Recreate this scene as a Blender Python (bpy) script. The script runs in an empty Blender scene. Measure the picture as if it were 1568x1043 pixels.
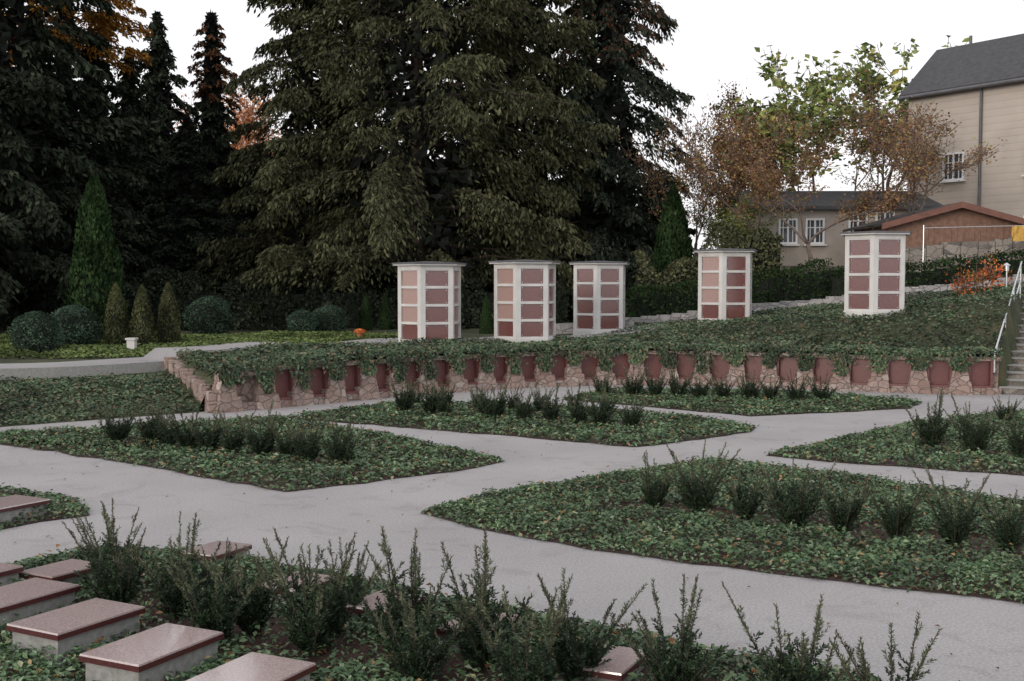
import bpy, math, numpy as np
from mathutils import Vector
sc=bpy.context.scene
R0=np.random.default_rng(7)
CAMZ=2.6; F=1700.0; PITCH=math.atan(86.5/F)
def G(px,py,z=0.0):
    a=(px-784)/F; b=-(py-521.5)/F
    c,s=math.cos(PITCH),math.sin(PITCH)
    dy=c+b*s; dz=-s+b*c
    t=(z-CAMZ)/dz
    return (a*t,dy*t)
def PX(px,D): return (px-784)/F*D
# ---------------- mesh builder
class MB:
    def __init__(s): s.v=[];s.f=[];s.m=[];s.n=0
    def add(s,v,f,m=0):
        v=np.asarray(v,float).reshape(-1,3); f=np.asarray(f,int).reshape(-1,4)
        s.v.append(v); s.f.append(f+s.n); s.m.append(np.full(len(f),m)); s.n+=len(v)
    def leaves(s,C,D,N,l,w,m=0,fold=.25):
        D=D/(np.linalg.norm(D,axis=1,keepdims=True)+1e-9)
        S=np.cross(D,N); S/=(np.linalg.norm(S,axis=1,keepdims=True)+1e-9)
        U=np.cross(S,D)
        l=np.broadcast_to(np.asarray(l,float),(len(C),))[:,None]; w=np.broadcast_to(np.asarray(w,float),(len(C),))[:,None]
        V=np.stack([C-D*l/2,C+S*w/2+U*w*fold,C+D*l/2,C-S*w/2+U*w*fold],1)
        n=len(C); s.add(V,np.arange(4*n).reshape(n,4),m)
    def tubes(s,P0,P1,r0,r1,m=0,k=6):
        P0=np.atleast_2d(np.asarray(P0,float));P1=np.atleast_2d(np.asarray(P1,float)); n=len(P0)
        r0=np.broadcast_to(r0,(n,));r1=np.broadcast_to(r1,(n,))
        d=P1-P0; d=d/(np.linalg.norm(d,axis=1,keepdims=True)+1e-9)
        a=np.where(np.abs(d[:,2:3])>.9,np.array([[1.,0,0]]),np.array([[0,0,1.]]))
        u=np.cross(d,a);u/=np.linalg.norm(u,axis=1,keepdims=True);w=np.cross(d,u)
        an=np.arange(k)*2*math.pi/k
        ring=u[:,None]*np.cos(an)[None,:,None]+w[:,None]*np.sin(an)[None,:,None]
        A=P0[:,None]+ring*r0[:,None,None];B=P1[:,None]+ring*r1[:,None,None]
        V=np.concatenate([A,B],1)
        i=np.arange(k);j=(i+1)%k
        f=np.stack([i,j,j+k,i+k],1)
        Fs=(f[None]+(np.arange(n)*2*k)[:,None,None])
        s.add(V,Fs,m)
    def box(s,c,sz,rz=0,m=0,top=1.0,ty=None):
        x,y,z=[q/2 for q in sz]; ty=top if ty is None else ty
        v=np.array([[-x,-y,-z],[x,-y,-z],[x,y,-z],[-x,y,-z],[-x*top,-y*ty,z],[x*top,-y*ty,z],[x*top,y*ty,z],[-x*top,y*ty,z]])
        co,si=math.cos(rz),math.sin(rz)
        v=np.stack([v[:,0]*co-v[:,1]*si,v[:,0]*si+v[:,1]*co,v[:,2]],1)+np.array(c)
        s.add(v,[[0,3,2,1],[4,5,6,7],[0,1,5,4],[1,2,6,5],[2,3,7,6],[3,0,4,7]],m)
    def mesh(s,name,mats,smooth=False):
        me=bpy.data.meshes.new(name)
        V=np.concatenate(s.v);Fa=np.concatenate(s.f);M=np.concatenate(s.m)
        me.vertices.add(len(V));me.vertices.foreach_set("co",V.astype(np.float32).ravel())
        me.loops.add(4*len(Fa));me.loops.foreach_set("vertex_index",Fa.astype(np.int32).ravel())
        me.polygons.add(len(Fa));me.polygons.foreach_set("loop_start",(np.arange(len(Fa))*4).astype(np.int32))
        for m in mats: me.materials.append(m)
        me.polygons.foreach_set("material_index",M.astype(np.int32))
        me.polygons.foreach_set("use_smooth",np.full(len(Fa),bool(smooth)))
        me.update(calc_edges=True); me.validate()
        return me
def put(name,me,loc=(0,0,0),rz=0,sc_=1,parent=None):
    o=bpy.data.objects.new(name,me); sc.collection.objects.link(o)
    o.location=loc;o.rotation_euler=(0,0,rz)
    o.scale=(sc_,)*3 if not hasattr(sc_,'__len__') else sc_
    if parent: o.parent=parent
    return o
def empty(name,loc=(0,0,0),rz=0): return put(name,None,loc,rz)
# ---------------- materials
def newmat(name,rough=.8):
    m=bpy.data.materials.new(name);m.use_nodes=True
    nt=m.node_tree;b=nt.nodes["Principled BSDF"];b.inputs["Roughness"].default_value=rough
    return m,nt,b
def ramp(nt,cols,fac):
    r=nt.nodes.new("ShaderNodeValToRGB")
    e=r.color_ramp.elements
    while len(e)<len(cols): e.new(.5)
    for i,(p,c) in enumerate(cols): e[i].position=p;e[i].color=(*c,1)
    nt.links.new(fac,r.inputs[0]);return r.outputs[0]
def noise(nt,scale,detail=4,obj=False,dist=0):
    n=nt.nodes.new("ShaderNodeTexNoise");n.inputs["Scale"].default_value=scale;n.inputs["Detail"].default_value=detail
    n.inputs["Distortion"].default_value=dist
    if obj:
        t=nt.nodes.new("ShaderNodeTexCoord"); nt.links.new(t.outputs["Object"],n.inputs["Vector"])
    else:
        g=nt.nodes.new("ShaderNodeNewGeometry");nt.links.new(g.outputs["Position"],n.inputs["Vector"])
    return n.outputs["Fac"]
def mixc(nt,a,b,fac,mode='MIX'):
    x=nt.nodes.new("ShaderNodeMix");x.data_type='RGBA';x.blend_type=mode
    if isinstance(fac,float): x.inputs[0].default_value=fac
    else: nt.links.new(fac,x.inputs[0])
    for s,i in((a,6),(b,7)):
        if isinstance(s,tuple): x.inputs[i].default_value=(*s,1)
        else: nt.links.new(s,x.inputs[i])
    return x.outputs[2]
def bump(nt,b,h,st=.5,dist=.02):
    n=nt.nodes.new("ShaderNodeBump");n.inputs["Strength"].default_value=st;n.inputs["Distance"].default_value=dist
    nt.links.new(h,n.inputs["Height"]);nt.links.new(n.outputs[0],b.inputs["Normal"])
def leafmat(name,cols,rough=.55,clump=.6,obj=False,k=1.0,lo=.5):
    m,nt,b=newmat(name,rough)
    g=nt.nodes.new("ShaderNodeNewGeometry")
    cols=[(p,tuple(min(.9,x*k) for x in c)) for p,c in cols]
    c=ramp(nt,cols,g.outputs["Random Per Island"])
    n=noise(nt,clump,1,obj)
    d=ramp(nt,[(.32,(lo,lo,lo)),(.65,(1.2,1.2,1.15))],n)
    col=mixc(nt,c,d,1.0,'MULTIPLY')
    if rough>=.6:
        df=nt.nodes.new("ShaderNodeBsdfDiffuse");nt.links.new(col,df.inputs["Color"])
        nt.links.new(df.outputs[0],nt.nodes["Material Output"].inputs["Surface"]);nt.nodes.remove(b)
    else:
        nt.links.new(col,b.inputs["Base Color"]);b.inputs["Specular IOR Level"].default_value=.3
    return m
def plain(name,c,rough=.6,var=.15,scale=6,bs=0,metal=0):
    m,nt,b=newmat(name,rough)
    lo=tuple(x*(1-var) for x in c);hi=tuple(min(1,x*(1+var)) for x in c)
    n=noise(nt,scale,5)
    nt.links.new(ramp(nt,[(.3,lo),(.7,hi)],n),b.inputs["Base Color"])
    b.inputs["Metallic"].default_value=metal
    if bs: bump(nt,b,noise(nt,scale*8,3),bs,.01)
    return m
M={}
m,nt,b=newmat("path_concrete",.85)
c=ramp(nt,[(.3,(.31,.295,.30)),(.7,(.385,.368,.37))],noise(nt,.5,6))
c2=ramp(nt,[(.35,(.8,.8,.8)),(.65,(1.12,1.12,1.12))],noise(nt,45,3))
c=mixc(nt,c,c2,1.0,'MULTIPLY')
c3=ramp(nt,[(.56,(1,1,1)),(.66,(.88,.87,.85))],noise(nt,1.7,6,dist=1.5))
nt.links.new(mixc(nt,c,c3,1.0,'MULTIPLY'),b.inputs["Base Color"]);bump(nt,b,noise(nt,80,2),.45,.008)
M['path']=m
m,nt,b=newmat("terrace_soil",.95)
c=ramp(nt,[(.35,(.03,.034,.018)),(.5,(.05,.06,.028)),(.7,(.08,.07,.04))],noise(nt,1.5,6))
nt.links.new(c,b.inputs["Base Color"]);bump(nt,b,noise(nt,12,4),.6,.05);M['soil']=m
m,nt,b=newmat("bark_mulch",.95)
c=ramp(nt,[(.35,(.03,.018,.014)),(.65,(.09,.047,.036))],noise(nt,40,3))
nt.links.new(c,b.inputs["Base Color"]);bump(nt,b,noise(nt,50,3),.9,.03);M['mulch']=m
M['cover']=leafmat("groundcover_leaves",[(0,(.03,.06,.03)),(.5,(.058,.1,.05)),(.84,(.1,.15,.075)),(.94,(.15,.19,.13)),(.985,(.2,.12,.055))],.42,1.8,k=1.5)
M['cover2']=leafmat("terrace_ivy_leaves",[(0,(.03,.055,.032)),(.5,(.055,.088,.048)),(.85,(.095,.13,.075)),(.95,(.14,.1,.06))],.5,1.0,k=1.3)
M['grass']=leafmat("grass_blades",[(0,(.07,.11,.04)),(1,(.18,.22,.09))],.7,.8)
M['yew']=leafmat("yew_needles",[(0,(.014,.03,.016)),(.6,(.03,.056,.028)),(1,(.06,.09,.045))],.5,8,True,k=1.0)
M['yewtip']=leafmat("yew_tip_needles",[(0,(.06,.08,.045)),(1,(.15,.165,.1))],.5,8,True)
M['bark']=plain("bark",(.06,.045,.035),.9,.4,8,.6)
M['bark2']=plain("grey_bark",(.14,.11,.095),.9,.35,8,.6)
M['hem']=leafmat("hemlock_needles",[(0,(.035,.038,.022)),(.5,(.062,.067,.038)),(1,(.11,.112,.064))],.85,.45,k=1.15,lo=.6)
M['spr']=leafmat("spruce_needles",[(0,(.02,.028,.022)),(.6,(.044,.056,.042)),(1,(.08,.095,.07))],.85,.6,k=1.15)
M['dark']=leafmat("dark_conifer_needles",[(0,(.016,.022,.016)),(.6,(.034,.044,.03)),(1,(.06,.07,.05))],.85,.5)
M['cone']=leafmat("spruce_cones",[(0,(.09,.045,.03)),(1,(.19,.1,.065))],.8,.6)
M['redtop']=leafmat("sunlit_cones",[(0,(.1,.05,.03)),(1,(.24,.12,.07))],.8,.6)  # brown cones near the spruce top, sunlight on them put into the colour
M['larch']=leafmat("larch_needles",[(0,(.2,.1,.025)),(1,(.48,.24,.05))],.7,.7)
M['orange']=leafmat("orange_leaves",[(0,(.18,.09,.04)),(.6,(.3,.155,.065)),(1,(.36,.27,.1))],.6,.8)
M['rust']=leafmat("rust_leaves",[(0,(.15,.085,.06)),(.6,(.25,.135,.08)),(.85,(.3,.21,.1)),(1,(.22,.25,.1))],.6,.8,k=1.15)
M['lime']=leafmat("green_yellow_leaves",[(0,(.14,.2,.07)),(.7,(.28,.34,.13)),(1,(.42,.36,.12))],.6,.8)
M['pale']=leafmat("birch_leaves",[(0,(.5,.2,.1)),(1,(.75,.4,.22))],.6,.8)
M['thuja']=leafmat("thuja_leaves",[(0,(.02,.042,.018)),(.6,(.042,.075,.032)),(1,(.07,.11,.045))],.7,1.5,k=.8)
M['box']=leafmat("shrub_leaves",[(0,(.03,.055,.04)),(.6,(.06,.1,.07)),(1,(.11,.15,.11))],.6,2)
M['thujl']=leafmat("young_thuja_leaves",[(0,(.05,.06,.03)),(1,(.11,.115,.06))],.7,2)
M['litter']=leafmat("fallen_leaves",[(0,(.1,.05,.03)),(.5,(.2,.1,.05)),(1,(.3,.2,.1))],.7,2)
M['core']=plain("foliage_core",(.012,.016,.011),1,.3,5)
def stone(name,cols,scale,mort=(.12,.1,.09)):
    m,nt,b=newmat(name,.85)
    g=nt.nodes.new("ShaderNodeNewGeometry")
    mp=nt.nodes.new("ShaderNodeMapping");mp.inputs["Scale"].default_value=(1,1,1.6);nt.links.new(g.outputs["Position"],mp.inputs[0])
    v=nt.nodes.new("ShaderNodeTexVoronoi");v.inputs["Scale"].default_value=scale;nt.links.new(mp.outputs[0],v.inputs["Vector"])
    e=nt.nodes.new("ShaderNodeTexVoronoi");e.feature='DISTANCE_TO_EDGE';e.inputs["Scale"].default_value=scale;nt.links.new(mp.outputs[0],e.inputs["Vector"])
    s=nt.nodes.new("ShaderNodeSeparateColor");nt.links.new(v.outputs["Color"],s.inputs[0])
    c=ramp(nt,cols,s.outputs[0])
    c=mixc(nt,c,ramp(nt,[(.3,(.75,.75,.75)),(.7,(1.15,1.15,1.15))],noise(nt,14,4)),1.0,'MULTIPLY')
    k=ramp(nt,[(.01,(0,0,0)),(.05,(1,1,1))],e.outputs["Distance"])
    nt.links.new(mixc(nt,mort,c,k),b.inputs["Base Color"]);bump(nt,b,k,.8,.03)
    return m
M['rubble']=stone("pink_rubble_stone",[(0,(.25,.17,.145)),(.4,(.34,.25,.215)),(.7,(.28,.21,.19)),(1,(.42,.35,.31))],4.2,(.2,.16,.14))
M['rubble2']=stone("grey_rubble_stone",[(0,(.12,.11,.1)),(.5,(.22,.19,.17)),(1,(.34,.31,.27))],2.6,(.22,.2,.18))
M['kerb']=stone("pale_edge_stone",[(0,(.34,.32,.32)),(1,(.52,.49,.49))],3,(.25,.25,.25))
def granite(name,a,b_,c_,r=.16,ior=1.7):
    m,nt,b=newmat(name,r)
    nt.links.new(ramp(nt,[(.35,a),(.55,b_),(.75,c_)],noise(nt,70,3)),b.inputs["Base Color"]);b.inputs["Specular IOR Level"].default_value=.8;b.inputs["IOR"].default_value=ior
    return m
M['red']=granite("polished_red_granite",(.1,.033,.03),(.17,.065,.058),(.27,.135,.12))
M['skysheen']=granite("red_granite_sky_sheen",(.3,.185,.165),(.39,.26,.23),(.48,.34,.3),.25,1.6)  # red granite plates with the bright sky's reflection painted in as paler colour
M['redm']=plain("matte_red_granite",(.15,.06,.056),.4,.3,50)
M['redd']=plain("dark_red_granite_edge",(.075,.022,.022),.35,.3,50)
M['white']=plain("white_stone",(.58,.57,.56),.5,.1,3)
M['slabtop']=granite("pink_granite_sky_tint",(.34,.26,.25),(.43,.34,.33),(.52,.44,.43),.14,1.9)  # slab tops: sky reflection on the pink granite put into a paler base
M['greyst']=plain("grey_granite",(.28,.28,.27),.75,.2,22,.3)
M['slate']=plain("slate_roof",(.05,.05,.055),.7,.3,5,.4)
M['zinc']=plain("dark_zinc_roof",(.1,.1,.11),.5,.2,3)
M['glass']=plain("window_glass",(.05,.06,.07),.08,.2,1)
M['paint']=plain("white_paint",(.75,.75,.76),.5,.04,4)
M['plaster']=plain("beige_plaster",(.42,.375,.335),.9,.12,1.2,.3)
M['brown']=plain("brown_timber",(.21,.12,.085),.8,.25,7,.3)
M['fascia']=plain("red_brown_fascia",(.17,.075,.055),.6,.2,5)
M['steel']=plain("brushed_steel",(.62,.64,.66),.3,.05,5,0,.85)
M['terra']=plain("terracotta",(.45,.15,.06),.7,.15,9)
M['cloth']=plain("yellow_cloth",(.55,.33,.08),.9,.2,5)
M['bloom']=leafmat("orange_blossom",[(0,(.5,.1,.05)),(1,(.65,.26,.08))],.6,3)
m,nt,b=newmat("horizontal_siding",.85)
g=nt.nodes.new("ShaderNodeNewGeometry");w=nt.nodes.new("ShaderNodeTexWave");w.bands_direction='Z';w.wave_profile='SAW';w.inputs["Scale"].default_value=1.05
nt.links.new(g.outputs["Position"],w.inputs[0])
c=ramp(nt,[(0,(.36,.31,.27)),(.1,(.5,.445,.395)),(1,(.52,.465,.415))],w.outputs["Fac"])
nt.links.new(mixc(nt,c,ramp(nt,[(.3,(.85,.85,.85)),(.7,(1.05,1.05,1.05))],noise(nt,.8,5)),1.0,'MULTIPLY'),b.inputs["Base Color"]);bump(nt,b,w.outputs["Fac"],.5,.03);M['siding']=m
# ---------------- terrain
wp=np.array([(-6,22.8),(-4,24.5),(-2.5,26.1),(.26,28.2),(2.06,28.9),(5.2,28.3),(9.7,26.9),(11.5,26.2)])
PC=np.polyfit(wp[:,0],wp[:,1],4)
def W(x):
    x=np.asarray(x,float); c=np.clip(x,-6,11.5); y=np.polyval(PC,c)
    y=np.where(x<-6,y+.8*(x+6),y); y=np.where(x>11.5,y-.5*(x-11.5),y)
    return np.maximum(y,12.)
def sm(t): t=np.clip(t,0,1);return t*t*(3-2*t)
SP=np.array([11.55,26.2]);SD=np.array([.5,.866])
def H(x,y):
    x=np.asarray(x,float);y=np.asarray(y,float);s=y-W(x)
    zb=.98+np.clip(x-2,0,20)*.108
    up=.93+sm(s/2.9)*(zb-.93)+.04*np.sin(x*1.3+y)*sm(s/2)
    le=.42*sm(s/3.2)+.5*sm((s-3)/8)
    xw=-6.1-np.clip(y-22.8,0,3.4)*.53
    t=sm((x-(xw-.25))/.25)
    up=up-.22*sm((-4.6-x)/1.5)*sm((27-y)/3)
    z=le*(1-t)+up*t
    z=z+sm((y-37)/4)*1.1*sm((x-5)/4)
    q=(x-SP[0])*SD[0]+(y-SP[1])*SD[1]; r=(x-SP[0])*SD[1]-(y-SP[1])*SD[0]
    ins=(r>0)&(r<2.6)
    z=np.where(ins,np.minimum(z,.15*q/.38-.15),z)
    return z
xs=np.concatenate([-12-np.geomspace(.6,250,30)[::-1],np.arange(-12,18,.2),18+np.geomspace(.6,250,30)])
ss=np.concatenate([[0,.05],np.arange(.25,14,.3),14+np.geomspace(.5,420,34)])
XX,S_=np.meshgrid(xs,ss,indexing='ij');YY=W(XX)+S_;ZZ=H(XX,YY)
nx,ns=XX.shape;idx=np.arange(nx*ns).reshape(nx,ns)
mb=MB();mb.add(np.stack([XX,YY,ZZ],-1),np.stack([idx[:-1,:-1],idx[1:,:-1],idx[1:,1:],idx[:-1,1:]],-1))
put("terrace_terrain",mb.mesh("terrace_terrain",[M['soil']],True))
mb=MB();mb.add([[-500,-300,0],[500,-300,0],[500,600,0],[-500,600,0]],[[0,1,2,3]])
put("garden_path_ground",mb.mesh("ground",[M['path']]))
def strip(name,pts,w,mat,off=.03):
    pts=np.array(pts,float);seg=np.r_[0,np.cumsum(np.linalg.norm(np.diff(pts,axis=0),axis=1))]
    u=np.arange(0,seg[-1],.3);X=np.interp(u,seg,pts[:,0]);Y=np.interp(u,seg,pts[:,1])
    for _ in range(6):
        X[1:-1]=(X[:-2]+X[1:-1]+X[2:])/3;Y[1:-1]=(Y[:-2]+Y[1:-1]+Y[2:])/3
    dx=np.gradient(X);dy=np.gradient(Y);L=np.hypot(dx,dy);nxx,nyy=-dy/L,dx/L
    k=np.linspace(-.5,.5,7)*w
    PXx=X[:,None]+nxx[:,None]*k;PY=Y[:,None]+nyy[:,None]*k;Z=np.max(H(PXx,PY),axis=1,keepdims=True)*np.ones((1,7))+off
    i=np.arange(len(X)*7).reshape(len(X),7)
    mb=MB();mb.add(np.stack([PXx,PY,Z],-1),np.stack([i[:-1,:-1],i[1:,:-1],i[1:,1:],i[:-1,1:]],-1))
    for e in(0,6):
        A=np.stack([PXx[:,e],PY[:,e],Z[:,e]],-1);B=A-[0,0,.3];j=np.arange(len(X));n=len(X)
        mb.add(np.concatenate([A,B]),np.stack([j[:-1],j[1:],j[1:]+n,j[:-1]+n],-1),1)
    put(name,mb.mesh(name,[mat,M['greyst']],True))
strip("upper_path",[(-20,20.5),(-14,23.4),(-10.5,25.3),(-8.6,27.2),(-5.5,29.4),(-2,31.3),(1.5,32.6),(5,33.6)],1.7,M['path'],.05)
# ---------------- beds
def inpoly(P,poly):
    x,y=P[:,0],P[:,1];r=np.zeros(len(P),bool);n=len(poly)
    for i in range(n):
        x1,y1=poly[i];x2,y2=poly[(i+1)%n]
        if y1==y2: continue
        c=((y1>y)!=(y2>y))&(x<(x2-x1)*(y-y1)/(y2-y1)+x1);r^=c
    return r
def scatter(poly,dens,rng):
    poly=np.array(poly);lo=poly.min(0);hi=poly.max(0);n=int(dens*np.prod(hi-lo))
    P=lo+rng.random((n,2))*(hi-lo);return P[inpoly(P,poly)]
def edgedist(P,poly):
    d=np.full(len(P),9.)
    poly=np.array(poly)
    for i in range(len(poly)):
        a=poly[i];b=poly[(i+1)%len(poly)];ab=b-a
        t=np.clip(((P-a)@ab)/(ab@ab),0,1);d=np.minimum(d,np.linalg.norm(P-a-t[:,None]*ab,axis=1))
    return d
def bed(name,pix,dens,leaf,mulch=None,extra=[]):
    poly=[G(*p) for p in pix]
    pp=[]
    for i in range(len(poly)):
        a=np.array(poly[i]);b=np.array(poly[(i+1)%len(poly)]);n=max(1,int(np.linalg.norm(b-a)/.35))
        for k in range(n): pp.append(a+(b-a)*k/n+(R0.normal(0,.035,2) if k else 0))
    poly=np.array(pp)
    bm_v=[(x,y,.012) for x,y in poly]
    me=bpy.data.meshes.new(name+"_soil");me.from_pydata(bm_v,[],[list(range(len(bm_v)))]);me.materials.append(M['mulch']);me.update()
    root=empty(name);put("soil",me,parent=root)
    P=scatter(poly,dens,R0);d=edgedist(P,poly)
    if mulch is not None:
        a,b2,wd=mulch;a=np.array(G(*a));b2=np.array(G(*b2));ab=b2-a
        t=np.clip(((P-a)@ab)/(ab@ab),0,1);dm=np.linalg.norm(P-a-t[:,None]*ab,axis=1)
        nz=.1*np.sin(P[:,0]*5)+.1*np.sin(P[:,1]*7+P[:,0]*3)
        keep=(dm+nz>wd)|(R0.random(len(P))<.25);P=P[keep];d=d[keep]
    P=P+R0.normal(0,.04,P.shape)
    n=len(P);cl=.5+.5*np.sin(P[:,0]*4.3+np.sin(P[:,1]*3))*np.sin(P[:,1]*5.1+np.sin(P[:,0]*2.2)*2)
    h=.03+sm(d/.25)*(.06*R0.random(n)+.07*cl)
    C=np.c_[P,np.maximum(h,.02)*(.35+.65*R0.random(n))+.01]
    a=R0.random(n)*6.28;D=np.c_[np.cos(a),np.sin(a),R0.normal(.1,.4,n)];N=np.c_[R0.normal(0,.5,(n,2)),np.ones(n)]
    l=leaf*(.6+.8*R0.random(n))
    mb=MB();mb.leaves(C,D,N,l,l*.55)
    Q=scatter(poly,6,R0);n=len(Q);a=R0.random(n)*6.28
    if n: mb.leaves(np.c_[Q,R0.uniform(.08,.14,n)],np.c_[np.cos(a),np.sin(a),R0.normal(0,.2,n)],np.c_[R0.normal(0,.3,(n,2)),np.ones(n)],.06,.045,1)
    put("groundcover_leaves",mb.mesh(name,[M['cover'],M['litter']]),parent=root)
    return poly
bed("groundcover_bed",[(-150,672),(0,667),(200,655),(425,641),(590,667),(772,707),(700,722),(438,754),(150,702),(0,681),(-150,665)],560,.072,((185,678),(530,712),.2))
bed("groundcover_bed",[(430,640),(600,619),(760,620),(920,628),(1060,640),(1158,655),(1150,662),(975,685),(700,662)],460,.08,((610,630),(975,656),.15))
bed("groundcover_bed",[(860,612),(930,598),(1100,600),(1260,604),(1412,617),(1395,626),(1150,638),(1000,624)],400,.085)
bed("groundcover_bed",[(1172,698),(1290,672),(1400,648),(1700,618),(1720,745),(1568,729),(1300,710)],600,.068,((1420,688),(1620,705),.2))
bed("groundcover_bed",[(643,786),(760,757),(960,725),(1090,706),(1300,730),(1568,772),(1700,795),(1700,950),(1568,925),(1230,885),(900,842),(720,808)],1150,.057,((990,778),(1640,858),.34))
bed("groundcover_bed",[(-300,895),(0,872),(150,845),(330,845),(420,868),(600,905),(760,933),(1000,978),(1140,1008),(1260,1030),(1460,1075),(1900,1200),(700,1500),(-500,1300)],1700,.052,((120,935),(1400,1130),.36))
bed("groundcover_bed",[(-300,765),(0,752),(60,757),(120,768),(138,790),(60,800),(0,812),(-300,850)],900,.058)
mb=MB();Q=np.c_[R0.uniform(-9,11,420),R0.uniform(6,28,420)];n=len(Q);a=R0.random(n)*6.28
mb.leaves(np.c_[Q,np.full(n,.016)],np.c_[np.cos(a),np.sin(a),np.zeros(n)],np.c_[R0.normal(0,.15,(n,2)),np.ones(n)],R0.uniform(.03,.06,n),.03)
put("fallen_leaves",mb.mesh("fallen_leaves",[M['litter']]))
def cover_on(name,poly,dens,leaf,mat,test=None,h=.12):
    P=scatter(poly,dens,R0)
    if test is not None: P=P[test(P)]
    n=len(P);z=H(P[:,0],P[:,1])+.02+h*R0.random(n)*(.6+.4*np.sin(P[:,0]*2.1)*np.sin(P[:,1]*2.7))
    a=R0.random(n)*6.28;l=leaf*(.7+.6*R0.random(n));mb=MB()
    mb.leaves(np.c_[P,z],np.c_[np.cos(a),np.sin(a),R0.normal(.05,.4,n)],np.c_[R0.normal(0,.5,n),R0.normal(-.25,.5,n),np.ones(n)],l,l*.6)
    put(name,mb.mesh(name,[mat]))
inS=lambda P:(P[:,1]>W(P[:,0])+.02)
def notstair(P):
    r=(P[:,0]-SP[0])*SD[1]-(P[:,1]-SP[1])*SD[0];return ~((r>-.05)&(r<2.7))
cover_on("ivy_groundcover",[(1.6,27),(18,20),(18,35.8),(3,35.8),(2.5,33.5),(3.8,32.6),(1,31)],240,.1,M['cover2'],lambda P:inS(P)&notstair(P)&~((np.abs(P[:,0]-2.7)<1.2)&(P[:,1]>33.4)),.17)
cover_on("ivy_hedge_top",[(-6.2,22.5),(2.5,28),(2.5,31.2),(-1.5,29.9),(-4.7,27.8),(-7.6,26.2)],330,.1,M['cover2'],lambda P:inS(P)&(P[:,0]>-6.1-np.clip(P[:,1]-22.8,0,3.4)*.53),.2)
cover_on("slope_groundcover",[(-16,12),(-6.1,22.6),(-7.9,26),(-9.6,24.6),(-13,22.6),(-18,20.2)],360,.09,M['cover2'],lambda P:inS(P)&(P[:,0]<-6.2-np.clip(P[:,1]-22.8,0,3.4)*.53))
cover_on("lawn",[(-7.9,28.4),(-3,32),(-3,36),(-18,36),(-20,24.5),(-12.8,26)],300,.1,M['grass'],inS,.1)
cover_on("lawn",[(-6.3,27.2),(-4.9,28.3),(-2.6,29.7),(-4,28.9),(-5,27.6)],700,.1,M['grass'],inS,.3)
# ---------------- retaining wall
fx=np.linspace(-6,11.5,600);fy=W(fx);arc=np.r_[0,np.cumsum(np.hypot(np.diff(fx),np.diff(fy)))]
def onwall(u):
    x=np.interp(u,arc,fx);y=float(W(x));x2=np.interp(u+.05,arc,fx);an=math.atan2(float(W(x2))-y,x2-x);return x,y,an
wall=empty("niche_retaining_wall")
mbB=MB();mbP=MB();mbR=MB();mbI=MB()
L=arc[-1];nb=23;sp=L/nb
def local(x,y,an,lx,ly,z): return (x+lx*math.cos(an)-ly*math.sin(an),y+lx*math.sin(an)+ly*math.cos(an),z)
for i in range(nb*2):
    u=(i+.5)*sp/2;x,y,an=onwall(u);mbB.box(local(x,y,an,0,.05,.43),(sp/2+.03,.3,.86),an)
    mbB.box(local(x,y,an,0,-.16,.08),(sp/2+.02,.36,.16+.001*(i%2)),an)
for i in range(nb):
    x,y,an=onwall((i+.5)*sp)
    if 0<i:
        mbR.box(local(x,y,an,0,-.13,.5),(.44,.05,.64),an);mbR.box(local(x,y,an,0,-.22,.185),(.46,.26,.05),an)
        mbR.box(local(x,y,an,-.25,-.19,.5),(.05,.18,.66),an);mbR.box(local(x,y,an,.25,-.19,.5),(.05,.18,.66),an)
    x,y,an=onwall(i*sp+.001)
    for k,(ww,dd,z0,z1) in enumerate(((.56,.42,0,.3),(.42,.36,.3,.56),(.28,.3,.56,.84))):
        mbP.box(local(x,y,an,R0.normal(0,.015),-.12-dd/2+.1,(z0+z1)/2),(ww,dd,z1-z0+.01),an+R0.normal(0,.04),0,.8,.92)
    n=210;t=R0.random(n)**.75
    lx=R0.normal(0,.19,n)*(1.15-t*.85);dep=.42+.26*R0.random()
    ly=-.30-.13*t+R0.normal(0,.03,n);z=1.0-dep*t
    C=np.array([local(x,y,an,a_,b_,c_) for a_,b_,c_ in zip(lx,ly,z)])
    nr=np.array([math.sin(an),-math.cos(an),.5]);N=nr+R0.normal(0,.35,(n,3));D=np.c_[R0.normal(0,.5,(n,2)),-np.ones(n)]
    mbI.leaves(C,D,N,.09*(.7+.6*R0.random(n)),.06)
n=6800;u=R0.random(n)*L;X=np.interp(u,arc,fx);Y=W(X);an=np.arctan(np.gradient(fy,fx));A=np.interp(X,fx,an)
off=R0.uniform(-.42,.25,n);ze=.2*sm((-4.6-X)/1.5);zz=.92-ze+.15*R0.random(n)**1.2+.03*np.sin(u*2.3)-.16*R0.random(n)*(off<-.28)
mbI.leaves(np.c_[X-off*np.sin(A),Y+off*np.cos(A),zz],np.c_[R0.normal(0,1,(n,2)),R0.normal(-.3,.4,n)],np.c_[R0.normal(0,.4,n),R0.normal(-.5,.4,n),np.ones(n)],.095,.062)
for k_ in range(60):
    u=(k_+.5)*L/60;x,y,a_=onwall(u);mbB.box(local(x,y,a_,0,-.06,.83-.15*float(sm((-5-x)/1.2))),(L/60+.02,.42,.08),a_)
put("rubble_body",mbB.mesh("b",[M['rubble']]),parent=wall);put("rubble_pillars",mbP.mesh("p",[M['rubble']]),parent=wall)
put("red_niche_plates",mbR.mesh("r",[M['redm']]),parent=wall);put("draping_ivy",mbI.mesh("i",[M['cover2']]),parent=wall)
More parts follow.
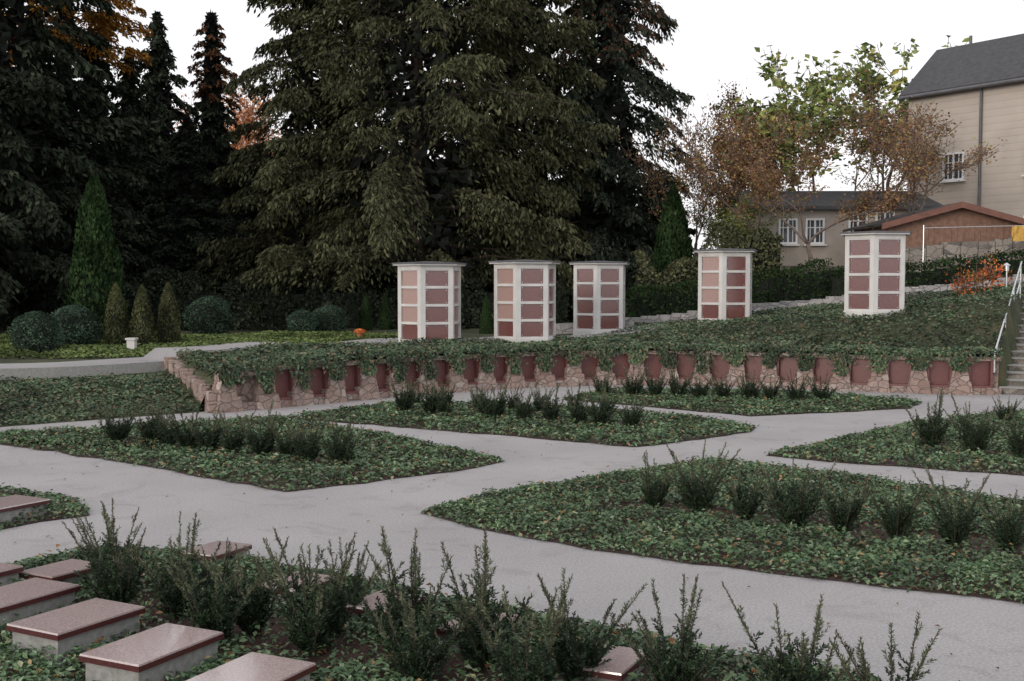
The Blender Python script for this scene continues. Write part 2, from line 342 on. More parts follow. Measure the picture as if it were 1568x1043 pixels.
# wing wall at left end
mb=MB()
A=np.array([-5.8,22.4]);B=np.array([-7.95,26.4]);nseg=13
for k in range(nseg):
    p=A+(B-A)*(k+.5)/nseg;d=B-A;an=math.atan2(d[1],d[0]);zt=.44+.035*k+R0.normal(0,.012)
    mb.box((p[0]+R0.normal(0,.015)-.08,p[1],zt/2-.05),(np.linalg.norm(d)/nseg+.05,.52,zt+.1),an+R0.normal(0,.04),0,.95)
put("wing_wall",mb.mesh("wing_wall",[M['rubble']]))
mb=MB();n=900;t=R0.random(n);p=A+(B-A)*t[:,None];dn=np.array([-.87,-.48]);o=R0.uniform(-.4,.1,n)
mb.leaves(np.c_[p+dn*o[:,None],.52+.4*t+.16*R0.random(n)],np.c_[R0.normal(0,1,(n,2)),R0.normal(-.2,.4,n)],np.c_[R0.normal(0,.5,(n,2)),np.ones(n)],.09,.06)
put("wing_wall_ivy",mb.mesh("wi",[M['cover2']]))
mb=MB()
for k in range(12):
    x=14.3+k*.4;mb.box((x,float(W(x))-.02,.45),(.5,.4,1.0),-.46)
put("rubble_retaining_wall",mb.mesh("w2",[M['rubble']]))
# stairs + handrail
st=empty("garden_stairs");mb=MB();sa=math.atan2(SD[1],SD[0])
for k in range(14):
    c=SP+SD*(.38*k+.4)+np.array([SD[1],-SD[0]])*1.3
    mb.box((c[0],c[1],.075+.15*k-.2),(.8,2.6,.55),sa,0)
    mb.box((c[0]-SD[0]*.02,c[1]-SD[1]*.02,.15*k+.16),(.84,2.62,.035),sa,1)
put("steps",mb.mesh("s",[M['rubble2'],M['greyst']]),parent=st)
mb=MB()
def sp3(q,r,z): p=SP+SD*q+np.array([SD[1],-SD[0]])*r;return (p[0],p[1],z)
for q in(.2,1.8,3.6,5.2):
    z=.15*q/.38;mb.tubes([sp3(q,-.1,z-.1)],[sp3(q,-.1,z+1.08)],.024,.024,k=10)
for hh in(1.08,.62): mb.tubes([sp3(-.25,-.1,.15*-.25/.38+hh)],[sp3(5.4,-.1,.15*5.4/.38+hh)],.024,.024,k=10)
mb.tubes([sp3(-.25,-.1,-.1+.62)],[sp3(-.25,-.1,-.1+1.08)],.024,.024,k=10)
put("stair_handrail",mb.mesh("h",[M['steel']],True))
mb=MB()
xa=np.arange(1.2,20,.5)
for x in xa: mb.box((x+.25,36.1-.02*x,float(H(x+.25,36))+.12),(.52,.35,.42+R0.normal(0,.02)),R0.normal(0,.03))
put("low_stone_wall",mb.mesh("lw",[M['kerb']]))
# ---------------- columbarium pillars
def columbarium(px,D,rot,hs=1.0,zt=None,skysheen=(3,)):
    x=PX(px,D);zb=float(H(x,D)) if zt is None else zt
    root=empty("columbarium",(x,D,zb),rot)
    fr=MB();pl=MB();rf=MB();R=.88;Ht=2.12*hs;rows=4
    def ring(r,z): return [(r*math.cos(math.pi/3*k),r*math.sin(math.pi/3*k),z) for k in range(6)]
    def prism(mb,r,z0,z1,m=0,r2=None):
        r2=r if r2 is None else r2
        v=ring(r,z0)+ring(r2,z1)+[(0,0,z0),(0,0,z1)]
        f=[[k,(k+1)%6,(k+1)%6+6,k+6] for k in range(6)]
        f+=[[12,2,1,0],[12,4,3,2],[12,0,5,4],[13,6,7,8],[13,8,9,10],[13,10,11,6]];mb.add(v,f,m)
    prism(fr,R-.09,0,Ht);prism(fr,R+.02,-.3,.1)
    prism(fr,R,Ht-.1,Ht)
    ap=R*math.cos(math.pi/6);rh=(Ht-.22)/rows
    for k in range(6):
        a=math.pi/3*(k+.5);an=a+math.pi/2
        def loc(lx,ly,z): return (math.cos(a)*ly+math.cos(an)*lx,math.sin(a)*ly+math.sin(an)*lx,z)
        for s in(-1,1): fr.box(loc(s*(R/2-.065),ap-.05,Ht/2),(.125,.098,Ht-.02),an)
        for r in range(rows+1): fr.box(loc(0,ap-.055,.12+rh*r),(R-.2,.09,.07),an)
        for r in range(rows):
            pl.box(loc(0,ap-.07,.12+rh*(r+.5)),(R-.27,.05,rh-.075),an,1 if (k in skysheen and (r>0)) else 0)  # listed faces carry the painted sky reflection, except in the bottom row
            for sx in(-1,1):
                for sz in(-1,1): fr.box(loc(sx*(R/2-.175),ap-.042,.12+rh*(r+.5)+sz*(rh/2-.075)),(.022,.012,.022),an,1)
    prism(rf,R+.13,Ht,Ht+.035,0);prism(rf,R+.16,Ht+.035,Ht+.075,1);prism(rf,R+.14,Ht+.075,Ht+.12,1,.15)
    put("stone_frame",fr.mesh("f",[M['white'],M['steel']]),parent=root);put("urn_plates",pl.mesh("p",[M['red'],M['skysheen']]),parent=root);put("roof_cap",rf.mesh("r",[M['white'],M['zinc']]),parent=root)
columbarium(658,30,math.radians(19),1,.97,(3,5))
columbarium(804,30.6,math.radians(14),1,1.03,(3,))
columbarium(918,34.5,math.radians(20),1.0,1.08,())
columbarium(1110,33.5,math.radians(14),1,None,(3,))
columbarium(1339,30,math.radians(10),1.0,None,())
# ---------------- grave slabs
ga=math.atan2(.9,.43)
def slab(cx,cy,l=.8,w=.5,zt=.25,rz=ga):
    root=empty("grave_slab",(cx,cy,0),rz);a=MB();b_=MB();c_=MB()
    a.box((0,0,(zt-.06)/2-.02),(l-.06,w-.06,zt-.06+.04));b_.box((0,0,zt-.035),(l,w,.035));c_.box((0,0,zt-.012),(l-.006,w-.006,.012),0,0,.99)
    put("plinth",a.mesh("a",[M['greyst']]),parent=root);put("red_granite_edge",b_.mesh("b",[M['redd']]),parent=root);put("polished_top",c_.mesh("c",[M['slabtop']]),parent=root)
    root.rotation_euler=(R0.normal(0,.008),math.radians(1.5),rz+R0.normal(0,.02))
p3=np.array([-2.36,7.19]);st_=np.array([.74,-.615])
for k in(-2.9,-1.95,-1,0,1.0): c=p3+st_*k;slab(c[0],c[1])
for (px,py,z) in [(95,868,.17),(330,838,.17),(455,888,.17),(590,918,.17),(735,950,.17),(930,1006,.14)]:
    g=G(px,py,z);slab(g[0],g[1],.56,.4,z)
for (px,py) in[(5,768),(-90,790)]:
    g=G(px,py,.2);slab(g[0],g[1],.8,.55,.2)
# ---------------- yew shrubs
def yew(seed):
    r=np.random.default_rng(seed);mb=MB();segs=[]
    shoots=[]
    ns_=20
    for i in range(ns_):
        a=r.random()*6.28;top=i<8
        sp_=r.uniform(.1,.6) if top else r.uniform(.1,.55);Ls=r.uniform(.55,.82) if top else r.uniform(.28,.48)
        d=np.array([math.cos(a)*sp_,math.sin(a)*sp_,1]);d/=np.linalg.norm(d)
        p=np.array([math.cos(a),math.sin(a),0])*r.uniform(0,.06);bend=np.array([math.cos(a),math.sin(a),0])*r.uniform(-.12,.24)
        P=lambda t:p+d*Ls*t+bend*Ls*t*t
        segs+=[(P(0),P(.5),.007,.005),(P(.5),P(1),.005,.002)]
        shoots.append((P(.2),P(.6),0));shoots.append((P(.58),P(.8),1 if top else 0));shoots.append((P(.8),P(1.0),1 if top else 0))
        m_=15 if top else 15
        for k in range(m_):
            t=.05+(.62 if top else .8)*(k+r.random())/m_
            b0=P(t);a2=a+r.normal(0,1.7)
            ln=r.uniform(.08,.17)*(1.15-.75*t);dd=np.array([math.cos(a2),math.sin(a2),r.uniform(.5,1.5)]);dd/=np.linalg.norm(dd)
            shoots.append((b0,b0+dd*ln,1 if(t>.6 and top) else 0))
        if top:
            for k in range(2):
                t=r.uniform(.68,.85);b0=P(t);a2=a+r.normal(0,1);dd=np.array([math.cos(a2)*.5,math.sin(a2)*.5,1]);shoots.append((b0,b0+dd*r.uniform(.05,.09),1))
    for (p,q,tip) in shoots:
        ln=np.linalg.norm(q-p);n=int(ln/.0042);d=(q-p)/ln
        s=np.cross(d,r.normal(0,1,3));s/=np.linalg.norm(s);u=np.cross(d,s)
        t=(np.arange(n)+r.random(n))/n;ph=r.random(n)*6.28
        rad=s*np.cos(ph)[:,None]+u*np.sin(ph)[:,None]*.6
        D=d*.6+rad*(1-.5*t[:,None]);C=p+(q-p)*t[:,None]+D*.013
        mb.leaves(C,D,r.normal(0,1,(n,3)),r.uniform(.024,.036,n),.0095 if not tip else .0075,2 if tip else 1,0)
    A=np.array([x[0] for x in segs]);B=np.array([x[1] for x in segs])
    mb.tubes(A,B,np.array([x[2] for x in segs]),np.array([x[3] for x in segs]),0,5)
    return mb.mesh("yew%d"%seed,[M['bark'],M['yew'],M['yewtip']])
YM=[yew(i) for i in range(7)]
def yews(p0,p1,n,s=1.0,jit=.04,wd=1.0):
    a=np.array(G(*p0));b_=np.array(G(*p1))
    for i in range(n):
        p=a+(b_-a)*(i/(max(n-1,1)))+R0.normal(0,jit,2);k=s*R0.uniform(.85,1.12)
        put("yew_shrub",YM[R0.integers(7)],(p[0],p[1],0),R0.random()*6.28,(k*wd,k*wd,k))
yews((190,935),(1370,1140),10,1.08,.04,1.0)
yews((340,985),(800,1085),4,.98,.05,1.0);yews((170,912),(520,950),3,.8,.08)
yews((1000,782),(1650,863),9,1.02,.04,1.0)
yews((190,680),(528,712),10,.98,.08,1.1)
yews((618,634),(972,657),10,1.0,.06,1.05);yews((640,622),(930,640),7,.85,.08)
yews((930,608),(1262,618),10,1.0,.06,1.05)
yews((1425,690),(1640,712),4,1.15);yews((1540,650),(1700,662),3,.9)
# ---------------- conifers
def conifer(seed,Ht,R,z0,bpm,droop,rise,prof,tl,tw,dens,mats,hang=.3,accent=0,acz=.6,core=.2):
    r=np.random.default_rng(seed);mb=MB();n=int((Ht-z0)*bpm);CM=len(mats)-1
    mb.tubes([[0,0,-.3],[0,0,Ht*.5]],[[0,0,Ht*.5],[0,0,Ht]],[Ht*.014,Ht*.009],[Ht*.009,.02],0,8)
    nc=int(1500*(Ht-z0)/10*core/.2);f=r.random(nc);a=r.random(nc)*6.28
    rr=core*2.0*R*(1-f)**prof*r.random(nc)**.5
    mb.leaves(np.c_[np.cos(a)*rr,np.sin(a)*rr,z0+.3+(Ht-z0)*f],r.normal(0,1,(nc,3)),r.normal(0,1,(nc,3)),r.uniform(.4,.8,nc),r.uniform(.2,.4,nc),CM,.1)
    Cs=[];Ds=[];Ls=[];S0=[];S1=[];RR=[];Ms=[]
    lob=r.uniform(0,6.28,3)
    for i in range(n):
        f=(i+r.random())/n;z=z0+(Ht-z0)*f;az=i*2.4+r.normal(0,.4)
        Lb=(R*(1-f)**prof)*(r.uniform(.6,1.05)+.12*math.sin(2*az+lob[0])+.14*math.sin(z*1.7+lob[1]+az))+.25
        h=np.array([math.cos(az),math.sin(az),0]);k=max(6,int(Lb*dens))
        t=r.uniform(.2,1,k)**.75;sd=r.choice([-1,1],k)
        dr=droop*r.uniform(.6,1.4);ri=rise*r.uniform(.5,1.6)
        base=h*(Lb*t)[:,None];base[:,2]+=z+Lb*(ri*t-dr*t*t)
        a2=az+sd*r.uniform(.4,1.15,k);ln=np.clip((.34*Lb*(1-t)+.25)*r.uniform(.7,1.2,k),.15,1.3)
        sl=(ri-2*dr*t)*.6-hang*r.uniform(.2,1.5,k)
        d=np.c_[np.cos(a2),np.sin(a2),sl]
        m_=5
        for j in range(m_):
            u=(j+r.random(k))/m_
            Cs.append(base+d*(ln*u)[:,None]-np.c_[np.zeros((k,2)),hang*.5*ln*u*u]+r.normal(0,.05,(k,3)));Ds.append(d+r.normal(0,.45,(k,3))-np.c_[np.zeros((k,2)),hang*u]);Ls.append(tl*r.uniform(.6,1.4,k))
            Ms.append((r.random(k)<accent)*(f>acz))
        for t0,t1 in((0,.5),(.5,1)):
            S0.append(h*Lb*t0+[0,0,z+Lb*(ri*t0-dr*t0*t0)]);S1.append(h*Lb*t1+[0,0,z+Lb*(ri*t1-dr*t1*t1)]);RR.append(.009*Lb*(1.3-t0))
    C=np.concatenate(Cs);D=np.concatenate(Ds);l=np.concatenate(Ls);Mm=np.concatenate(Ms).astype(bool)
    N=np.c_[r.normal(0,.8,(len(C),2)),np.ones(len(C))]
    for sel,mi in((~Mm,1),(Mm,2)):
        if sel.any(): mb.leaves(C[sel],D[sel],N[sel],l[sel],l[sel]*tw,mi,.1)
    mb.tubes(np.array(S0),np.array(S1),np.array(RR),np.array(RR)*.6,0,4)
    return mb.mesh("conifer%d"%seed,mats)
CO=M['core']
hemA=conifer(1,24,6.8,1.9,8,.38,.2,.55,.23,.34,29,[M['bark'],M['hem'],CO],.6)
hemB=conifer(2,22,5.6,1.6,8,.4,.25,.55,.23,.34,29,[M['bark'],M['hem'],CO],.65)
sprA=conifer(3,20,4.0,1.0,11,.45,.2,.6,.21,.38,26,[M['bark'],M['spr'],M['cone'],CO],.6,.3,.5)
sprB=conifer(4,14,2.3,1,10,.45,.25,.7,.22,.42,22,[M['bark'],M['dark'],M['redtop'],CO],.4,.7,.72)
drkA=conifer(5,15,3.8,1,8,.45,.3,.75,.26,.42,20,[M['bark'],M['dark'],CO],.5)
drkB=conifer(6,20,5.0,1.5,8,.4,.35,.5,.27,.42,20,[M['bark'],M['dark'],CO],.5)
larch=conifer(8,17,3.6,10.5,13,.35,.35,.45,.2,.4,24,[M['bark'],M['larch'],CO],.4,0,.6,.03)
low=conifer(9,9,3.2,.1,9,.4,.3,.5,.34,.5,12,[M['bark'],M['dark'],CO],.5,0,.6,.3)
def tree(name,me,px,D,ht,base,rz=None,wx=1.0):
    x=PX(px,D);k=ht/base
    return put(name,me,(x,D,float(H(x,D))-.05),R0.random()*6.28 if rz is None else rz,(k*wx,k*wx,k))
tree("hemlock_tree",hemA,640,42,24,24,1.0)
tree("hemlock_tree",hemB,505,45.5,22,22)
tree("hemlock_tree",hemB,785,45,21,22,2.0)
tree("spruce_tree",sprA,925,47,21,20,.3,1.0)
tree("spruce_tree",sprB,330,50,13.4,14)
tree("spruce_tree",drkA,248,55,14.6,15,.5,.95)
tree("dark_conifer_tree",drkB,-20,38,21,20)
tree("dark_conifer_tree",drkB,-180,36,20,20)
tree("dark_conifer_tree",drkA,60,43,12,15,None,1.1)
tree("dark_conifer_tree",drkA,150,44,11,15,None,1.2)
tree("dark_conifer_tree",drkA,205,48,11.5,15)
tree("dark_conifer_tree",drkA,290,47,8.5,15,None,1.4)
tree("dark_conifer_tree",drkA,105,40,9.5,15,None,1.3)
tree("larch_tree",larch,112,45,17,17,.5,1.0)
root=empty("distant_trees")
for px in range(-200,1060,60):
    D=58+R0.uniform(-4,5);x=PX(px,D);k=R0.uniform(.75,1.0)*(1.05 if px<900 else .8)
    put("conifer",low,(x,D,float(H(x,D))),R0.random()*6,(k*1.3,k*1.3,k),root)
for px in range(-60,980,105):
    D=46+R0.uniform(-2,4);x=PX(px,D);k=R0.uniform(.35,.5)
    put("conifer",low,(x,D,float(H(x,D))),R0.random()*6,(k*1.6,k*1.6,k),root)
# ---------------- deciduous
def decid(seed,Ht,spread,depth,leafn,leaf,mats,lean=.1,up=.25,trunk=.28,thick=.13,ld=2,curve=.13):
    r=np.random.default_rng(seed);S=[];Lf=[]
    def grow(p,d,rad,ln,dep):
        for _ in range(3):
            q=p+d*ln/3;S.append((p,q,rad,rad*.88));rad*=.88
            if dep>=depth-ld: Lf.append((p,q))
            p=q;d=d+r.normal(0,curve,3)+[0,0,up*.15];d/=np.linalg.norm(d)
            if dep>1 and dep<depth and r.random()<.35:
                w=r.normal(0,1,3);w/=np.linalg.norm(w);grow(p,(d*.5+w)/np.linalg.norm(d*.5+w),rad*.5,ln*.5,max(dep+1,depth-1))
        if dep>=depth: return
        nc=3 if r.random()<.5 or dep<2 else 2;a0=r.random()*6.28
        for k in range(nc):
            a=a0+k*6.28/nc+r.normal(0,.4);s=spread*r.uniform(.3,1.25)
            w=np.array([math.cos(a),math.sin(a),0]);dd=d+w*s+[0,0,up*r.uniform(-.3,1.5)];dd/=np.linalg.norm(dd)
            grow(p,dd,rad*.72,ln*r.uniform(.6,.95),dep+1)
    d=np.array([lean,lean*.3,1]);d/=np.linalg.norm(d)
    grow(np.array([0,0,-.2]),d,thick,Ht*trunk,0)
    A=np.array([s[0] for s in S]);B=np.array([s[1] for s in S]);mx=B[:,2].max();k=Ht/mx
    mb=MB();mb.tubes(A*k,B*k,np.maximum(np.array([s[2] for s in S]),.011),np.maximum(np.array([s[3] for s in S]),.009),0,4)
    P=np.array([l[0] for l in Lf])*k;Q=np.array([l[1] for l in Lf])*k
    i=r.integers(0,len(P),leafn);t=r.random((leafn,1));C=P[i]+(Q[i]-P[i])*t+r.normal(0,.16,(leafn,3))
    l=leaf*r.uniform(.6,1.3,leafn);mb.leaves(C,r.normal(0,1,(leafn,3))+[0,0,-.5],r.normal(0,.7,(leafn,3))+[0,0,.6],l,l*.65,1)
    return mb.mesh("decid%d"%seed,mats)
dA=decid(21,7.2,.75,5,6000,.11,[M['bark2'],M['rust']],-.25,.25,.2,.13,3)
dB=decid(22,7.0,.8,5,3200,.11,[M['bark2'],M['rust']],.3,.25,.2,.13,3)
dC=decid(23,10,.65,5,2600,.3,[M['bark2'],M['lime']],0,.35,.2,.12,3)
dD=decid(24,9,.6,5,8000,.15,[M['bark2'],M['orange']],0,.3,.15,.13,4)
dE=decid(25,14,.45,5,5000,.2,[M['bark2'],M['pale']],0,.5,.18,.15,3)
dF=decid(26,7,.7,5,5500,.14,[M['bark2'],M['lime']],0,.25,.1,.1,4)
dG=decid(27,8,.6,5,3000,.12,[M['bark2'],M['rust']],0,.35,.18,.12,3)
tree("autumn_cherry_tree",dA,1250,40,6.0,7.2,.6,1.25)
tree("autumn_cherry_tree",dB,1385,41,6.2,7.0,.2,1.1)
tree("autumn_cherry_tree",dG,1165,43,7.2,8,1.6,1.25)
tree("autumn_cherry_tree",dG,1310,48,7.6,8,3.6,1.3)
tree("maple_tree",dC,1240,52,9.9,10,1,1.3)
tree("maple_tree",dC,1345,54,10.3,10,3,1.35)
tree("autumn_beech_tree",dD,1110,50,7.2,9,1,1.15)
tree("autumn_beech_tree",dD,1180,58,9.8,9,4,1.0)
tree("autumn_cherry_tree",dG,1070,46,6.2,8,2.6,1.2)
tree("green_shrub_tree",dF,1095,45,3.6,7,1,1.6)
tree("birch_tree",dE,388,66,14.5,14)
tree("birch_tree",dE,425,70,12,14)
# ---------------- shrubs
def profile_plant(seed,Ht,R,fn,n,leaf,mat,upd=1.0,wd=.5):
    r=np.random.default_rng(seed);mb=MB();zz=np.linspace(0,1,9)
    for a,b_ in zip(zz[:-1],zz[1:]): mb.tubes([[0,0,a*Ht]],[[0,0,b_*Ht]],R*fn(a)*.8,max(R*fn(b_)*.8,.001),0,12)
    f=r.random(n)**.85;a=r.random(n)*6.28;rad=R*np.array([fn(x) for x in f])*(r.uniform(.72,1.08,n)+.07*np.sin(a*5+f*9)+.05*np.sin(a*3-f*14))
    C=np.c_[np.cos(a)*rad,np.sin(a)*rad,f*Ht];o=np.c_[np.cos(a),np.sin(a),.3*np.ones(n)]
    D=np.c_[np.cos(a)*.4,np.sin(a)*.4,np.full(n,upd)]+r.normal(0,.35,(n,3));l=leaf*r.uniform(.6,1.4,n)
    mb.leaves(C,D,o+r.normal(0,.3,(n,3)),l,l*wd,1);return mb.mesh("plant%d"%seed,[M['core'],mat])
col=lambda f:max(.02,(min(1,.75+f*1.2))*(1-f**3)**.8*(1-.25*f))
cone=lambda f:max(.02,(1-f)**.6)
ball=lambda f:math.sqrt(max(.001,1-(2*f*.92-.84)**2))
thB=profile_plant(31,4.8,.9,cone,10000,.16,M['thuja']);thS=profile_plant(32,1.7,.33,col,3500,.08,M['thujl'])
bal=profile_plant(33,1.0,.58,ball,5000,.06,M['box'],.2);thR=profile_plant(34,4.6,.8,col,9000,.16,M['thuja'])
tree("thuja_tree",thB,148,33,4.9,4.8);tree("thuja_tree",thR,1030,43,4.7,4.6)
for px,D,h in((178,30,1.75),(218,30,1.7),(258,31,1.75)): tree("young_thuja",thS,px,D,h,1.7)
for px,D,h in((55,28,1.05),(113,30,1.15),(462,36,.8),(505,37,1.0)): tree("round_shrub",bal,px,D,h,1.0)
for px in(320,560,590,745): tree("round_shrub",thB if px>500 else bal,px,37+R0.random()*2,1.3,4.8 if px>500 else 1.0)
def hedge(name,x0,x1,y,w,h,leaf,mat,dens=260,slope=0,wild=1):
    mb=MB();n=int(dens*(x1-x0)*(2*h+w))
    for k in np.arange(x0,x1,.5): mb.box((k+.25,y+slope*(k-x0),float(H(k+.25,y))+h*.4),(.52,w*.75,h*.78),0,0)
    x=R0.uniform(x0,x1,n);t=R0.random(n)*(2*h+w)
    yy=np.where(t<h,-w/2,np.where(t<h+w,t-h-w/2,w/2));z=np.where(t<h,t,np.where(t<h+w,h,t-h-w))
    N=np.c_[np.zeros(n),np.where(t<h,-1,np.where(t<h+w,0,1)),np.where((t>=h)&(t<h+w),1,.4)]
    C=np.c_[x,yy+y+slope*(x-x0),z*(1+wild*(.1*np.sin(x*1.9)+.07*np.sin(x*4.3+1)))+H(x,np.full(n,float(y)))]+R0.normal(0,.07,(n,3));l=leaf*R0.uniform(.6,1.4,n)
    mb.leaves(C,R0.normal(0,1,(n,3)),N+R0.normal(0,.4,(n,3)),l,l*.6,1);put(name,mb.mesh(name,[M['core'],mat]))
hedge("clipped_hedge",2.2,10.8,38,.9,1.15,.1,M['thuja'],260,0,.5)
hedge("clipped_hedge",10.8,20,37.2,.8,1.0,.1,M['thuja'],260,0,.5)
hedge("shrub_row",4.5,9.5,40,1.5,1.9,.13,M['hem'],260,0,2)
hedge("dark_shrub_row",-24,2,41,2.2,1.6,.16,M['dark'],160,0,3)
rosem=decid(41,1.1,.9,3,220,.1,[M['bark2'],M['orange']],0,.2,.3,.02)
ros2=decid(42,.9,.9,3,180,.1,[M['bark2'],M['bloom']],0,.2,.3,.02)
for px,D,h,me in((1462,33,1.0,ros2),(1500,33.5,1.3,ros2),(1480,33,.8,rosem)): tree("rose_shrub",me,px,D,h,1.1)
# ---------------- buildings
def window(root,c,w,h,name="window"):
    mb=MB();x,y,z=c
    mb.box((x,y-.03,z),(w-.1,.03,h-.1),0,1)
    for s in(-1,1): mb.box((x+s*(w/2-.04),y-.06,z),(.08,.09,h),0,0);mb.box((x,y-.058,z+s*(h/2-.04)),(w-.16,.09,.08),0,0)
    mb.box((x,y-.062,z),(.07,.07,h-.16),0,0)
    mb.box((x,y-.06,z+h*.14),(w-.18,.05,.035),0,0)
    for s in(-1,1): mb.box((x+s*w/4,y-.059,z-.0),(.03,.045,h-.17),0,0)
    mb.box((x,y-.1,z-h/2-.04),(w+.14,.2,.06),0,0)
    put(name,mb.mesh("win",[M['paint'],M['glass']]),parent=root)
BF=[[0,3,2,1],[4,5,6,7],[0,1,5,4],[1,2,6,5],[2,3,7,6],[3,0,4,7]]
def prismroof(mb,x0,x1,y0,y1,ze,zr,ov=.3,th=.14,m=0,axis='x'):
    if axis=='x':
        ym=(y0+y1)/2
        for s,yo in((1,y0-ov),(-1,y1+ov)):
            sl=(zr-ze)/((y1-y0)/2);zo=ze-ov*sl
            v=[(x0-ov,yo,zo),(x1+ov,yo,zo),(x1+ov,ym,zr),(x0-ov,ym,zr)];v2=[(a,b_,c+th) for a,b_,c in v]
            mb.add(v+v2,BF,m)
    else:
        xm=(x0+x1)/2
        for s,xo in((1,x0-ov),(-1,x1+ov)):
            sl=(zr-ze)/((x1-x0)/2);zo=ze-ov*sl
            v=[(xo,y0-ov,zo),(xo,y1+ov,zo),(xm,y1+ov,zr),(xm,y0-ov,zr)];v2=[(a,b_,c+th) for a,b_,c in v]
            mb.add(v+v2,BF,m)
def gables(mb,x0,x1,y0,y1,ze,zr,axis='x'):
    if axis=='x':
        ym=(y0+y1)/2
        for x in(x0,x1): mb.add([(x,y0,ze),(x,y1,ze),(x,ym,zr),(x,ym,zr-.01)],[[0,1,2,3]])
    else:
        xm=(x0+x1)/2
        for y in(y0,y1): mb.add([(x0,y,ze),(x1,y,ze),(xm,y,zr),(xm-.01,y,zr)],[[0,1,2,3]])
hs=empty("plaster_house",(9.9,45.5,3.0));mb=MB()
mb.box((3.6,3,1.2),(7.2,6,3.0));gables(mb,0,7.2,0,6,2.7,3.5);put("walls",mb.mesh("w",[M['plaster']]),parent=hs)
mb=MB();prismroof(mb,0,7.2,0,6,2.72,3.5,.4);put("roof",mb.mesh("r",[M['slate']]),parent=hs)
for cx,cz in((1.35,1.75),(2.45,1.75),(4.2,2.02),(5.3,2.05)): window(hs,(cx,0,cz),.78,1.05)
mb=MB();mb.box((3.6,-.03,.1),(7.25,.08,.5));put("plinth",mb.mesh("p",[M['rubble2']]),parent=hs)
hl=empty("siding_house",(17.7,50,2.8),math.radians(-54));mb=MB()
HD=5.0
mb.box((8,HD/2,4),(16,HD,8.6));gables(mb,0,16,0,HD,8.3,10.4);put("walls",mb.mesh("w",[M['siding']]),parent=hl)
mb=MB();prismroof(mb,0,16,0,HD,8.3,10.4,.3,.16);put("roof",mb.mesh("r",[M['slate']]),parent=hl)
mb=MB();mb.tubes([(3.55,-.12,.1)],[(3.55,-.12,7.9)],.06,.06,0,10);mb.tubes([(-.3,-.38,8.05)],[(16.3,-.38,8.05)],.08,.08,0,10);mb.tubes([(3.55,-.12,7.9)],[(3.55,-.38,8.05)],.06,.06,0,8);put("gutter_downpipe",mb.mesh("g",[M['zinc']],True),parent=hl)
mb=MB();mb.tubes([(1.4,HD/2,10.4)],[(1.4,HD/2,10.9)],.07,.07,0,8);put("roof_vent",mb.mesh("c",[M['zinc']]),parent=hl)
for cx in(2.3,6,9.5,13):
    window(hl,(cx,0,4.85),1.0,1.2);window(hl,(cx,0,2),1.0,1.2)
sh=empty("brown_timber_shed",(13.6,40.3,2.95));mb=MB()
mb.box((2.5,2,.8),(5,4,2.0));gables(mb,0,5,0,4,1.8,2.45,'y');put("walls",mb.mesh("w",[M['brown']]),parent=sh)
mb=MB()
for k in range(24):
    mb.box((.1+k*.208,-.03,.85),(.2,.04,1.9))
put("wall_boards",mb.mesh("wb",[M['brown']]),parent=sh)
mb=MB();prismroof(mb,0,5,0,4,1.82,2.5,.35,.09,0,'y');put("roof",mb.mesh("r",[M['slate']]),parent=sh)
mb=MB()
for s in(0,1):
    x0,x1=((-.36,2.5),(5.36,2.5))[s];z0=1.72;z1=2.5
    v=[(x0,-.42,z0-.12),(x1,-.42,z1-.12),(x1,-.42,z1+.1),(x0,-.42,z0+.1)];v2=[(a,b_+.05,c) for a,b_,c in v]
    mb.add(v+v2,[[0,1,2,3],[4,7,6,5],[0,4,5,1],[3,2,6,7],[0,3,7,4],[1,5,6,2]])
put("fascia",mb.mesh("fa",[M['fascia']]),parent=sh)
mb=MB()
for x in np.arange(12.6,21,.6): mb.box((x+.3,38.9,float(H(x+.3,38.9))+.45),(.62,.4,1.25+.05*math.sin(x*3)),0)
put("rubble_stone_wall",mb.mesh("rsw",[M['rubble2']]))
wl=empty("washing_line");mb=MB();mb.tubes([(14,37.9,2.5),(19,37.9,2.5)],[(14,37.9,4.6),(19,37.9,4.8)],.018,.018);mb.tubes([(14,37.9,4.5)],[(19,37.9,4.62)],.014,.014);put("posts_and_line",mb.mesh("wl",[M['steel']]),parent=wl)
mb=MB()
for i in range(6):
    for j in range(4):
        f=lambda a,b_:(17.0+a*.08-.03*b_*math.sin(a),37.88+.04*math.sin(a*2.1+b_),4.58-b_*.13)
        mb.add([f(i,j),f(i+1,j),f(i+1,j+1),f(i,j+1)],[[0,1,2,3]])
put("hanging_cloth",mb.mesh("cl",[M['cloth']],True),parent=wl)
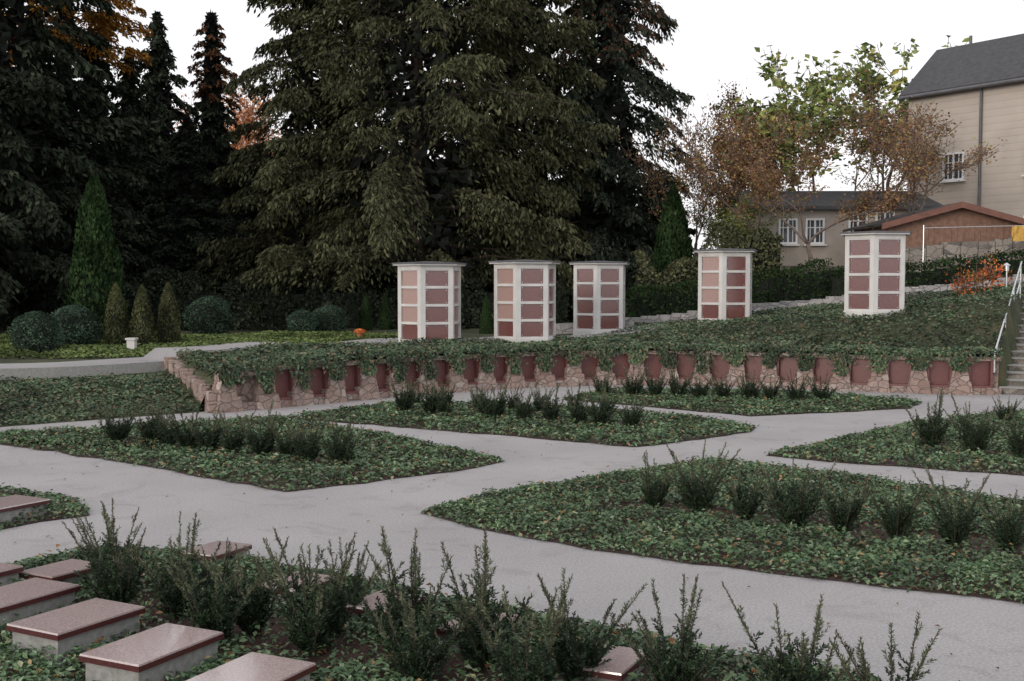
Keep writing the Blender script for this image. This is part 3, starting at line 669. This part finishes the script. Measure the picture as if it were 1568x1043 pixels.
def pot(px,D,k=.62):
    x=PX(px,D);r=empty("flower_pot",(x,D,float(H(x,D))+.04));r.scale=(k,k,k);mb=MB();mb.tubes([(0,0,0),(0,0,.2)],[(0,0,.2),(0,0,.24)],[.11,.18],[.16,.18],0,16)
    put("pot",mb.mesh("p",[M['terra']],True),parent=r);n=260;mb=MB();d=R0.normal(0,1,(n,3));d/=np.linalg.norm(d,axis=1,keepdims=True);d[:,2]=abs(d[:,2])
    mb.leaves(d*[.3,.3,.16]+[0,0,.24],R0.normal(0,1,(n,3)),d,.07,.06);put("blossoms",mb.mesh("b",[M['bloom']]),parent=r)
pot(551,32)
def lamp(px,D,h=1.0):
    x=PX(px,D);mb=MB();mb.tubes([(0,0,0),(0,0,h),(0,0,h+.16)],[(0,0,h),(0,0,h+.16),(0,0,h+.24)],[.025,.07,.12],[.025,.07,.02],0,12)
    put("garden_lamp",mb.mesh("gl",[M['steel']],True),(x,D,float(H(x,D))))
lamp(1540,33,.6);lamp(1127,37,1.1)
x=PX(201,29);mb=MB();mb.box((0,0,.14),(.2,.2,.28));mb.box((0,0,.3),(.26,.26,.05));put("small_white_lantern",mb.mesh("ms",[M['white']]),(x,29,float(H(x,29))))  # small white lantern, simplified to a capped box
# ---------------- light, world, camera
w=bpy.data.worlds.new("World");sc.world=w;w.use_nodes=True;nt=w.node_tree;bg=nt.nodes["Background"]
sky=nt.nodes.new("ShaderNodeTexSky");sky.sky_type='NISHITA';sky.sun_disc=False;sky.sun_elevation=math.radians(14);sky.sun_rotation=math.radians(-140);sky.air_density=1.0;sky.dust_density=3.0
hv=nt.nodes.new("ShaderNodeHueSaturation");hv.inputs["Saturation"].default_value=.28;nt.links.new(sky.outputs[0],hv.inputs["Color"])
nt.links.new(mixc(nt,hv.outputs[0],(9.6,9.5,9.75),.7),bg.inputs[0]);bg.inputs[1].default_value=.14
ld=bpy.data.lights.new("sun","SUN");ld.energy=.8;ld.angle=math.radians(16);ld.color=(1,.86,.72)
lo=bpy.data.objects.new("sun",ld);sc.collection.objects.link(lo)
az=math.radians(-140);el=math.radians(14);dv=Vector((math.sin(az)*math.cos(el),math.cos(az)*math.cos(el),math.sin(el)))
lo.rotation_euler=dv.to_track_quat('Z','Y').to_euler()
cd=bpy.data.cameras.new("camera");cd.sensor_width=36;cd.lens=36*F/1568;cd.clip_end=2000
co=bpy.data.objects.new("camera",cd);sc.collection.objects.link(co);co.location=(0,0,CAMZ);co.rotation_euler=(math.pi/2-PITCH,0,0);sc.camera=co
sc.view_settings.view_transform='Standard';sc.view_settings.look='None';sc.view_settings.exposure=0
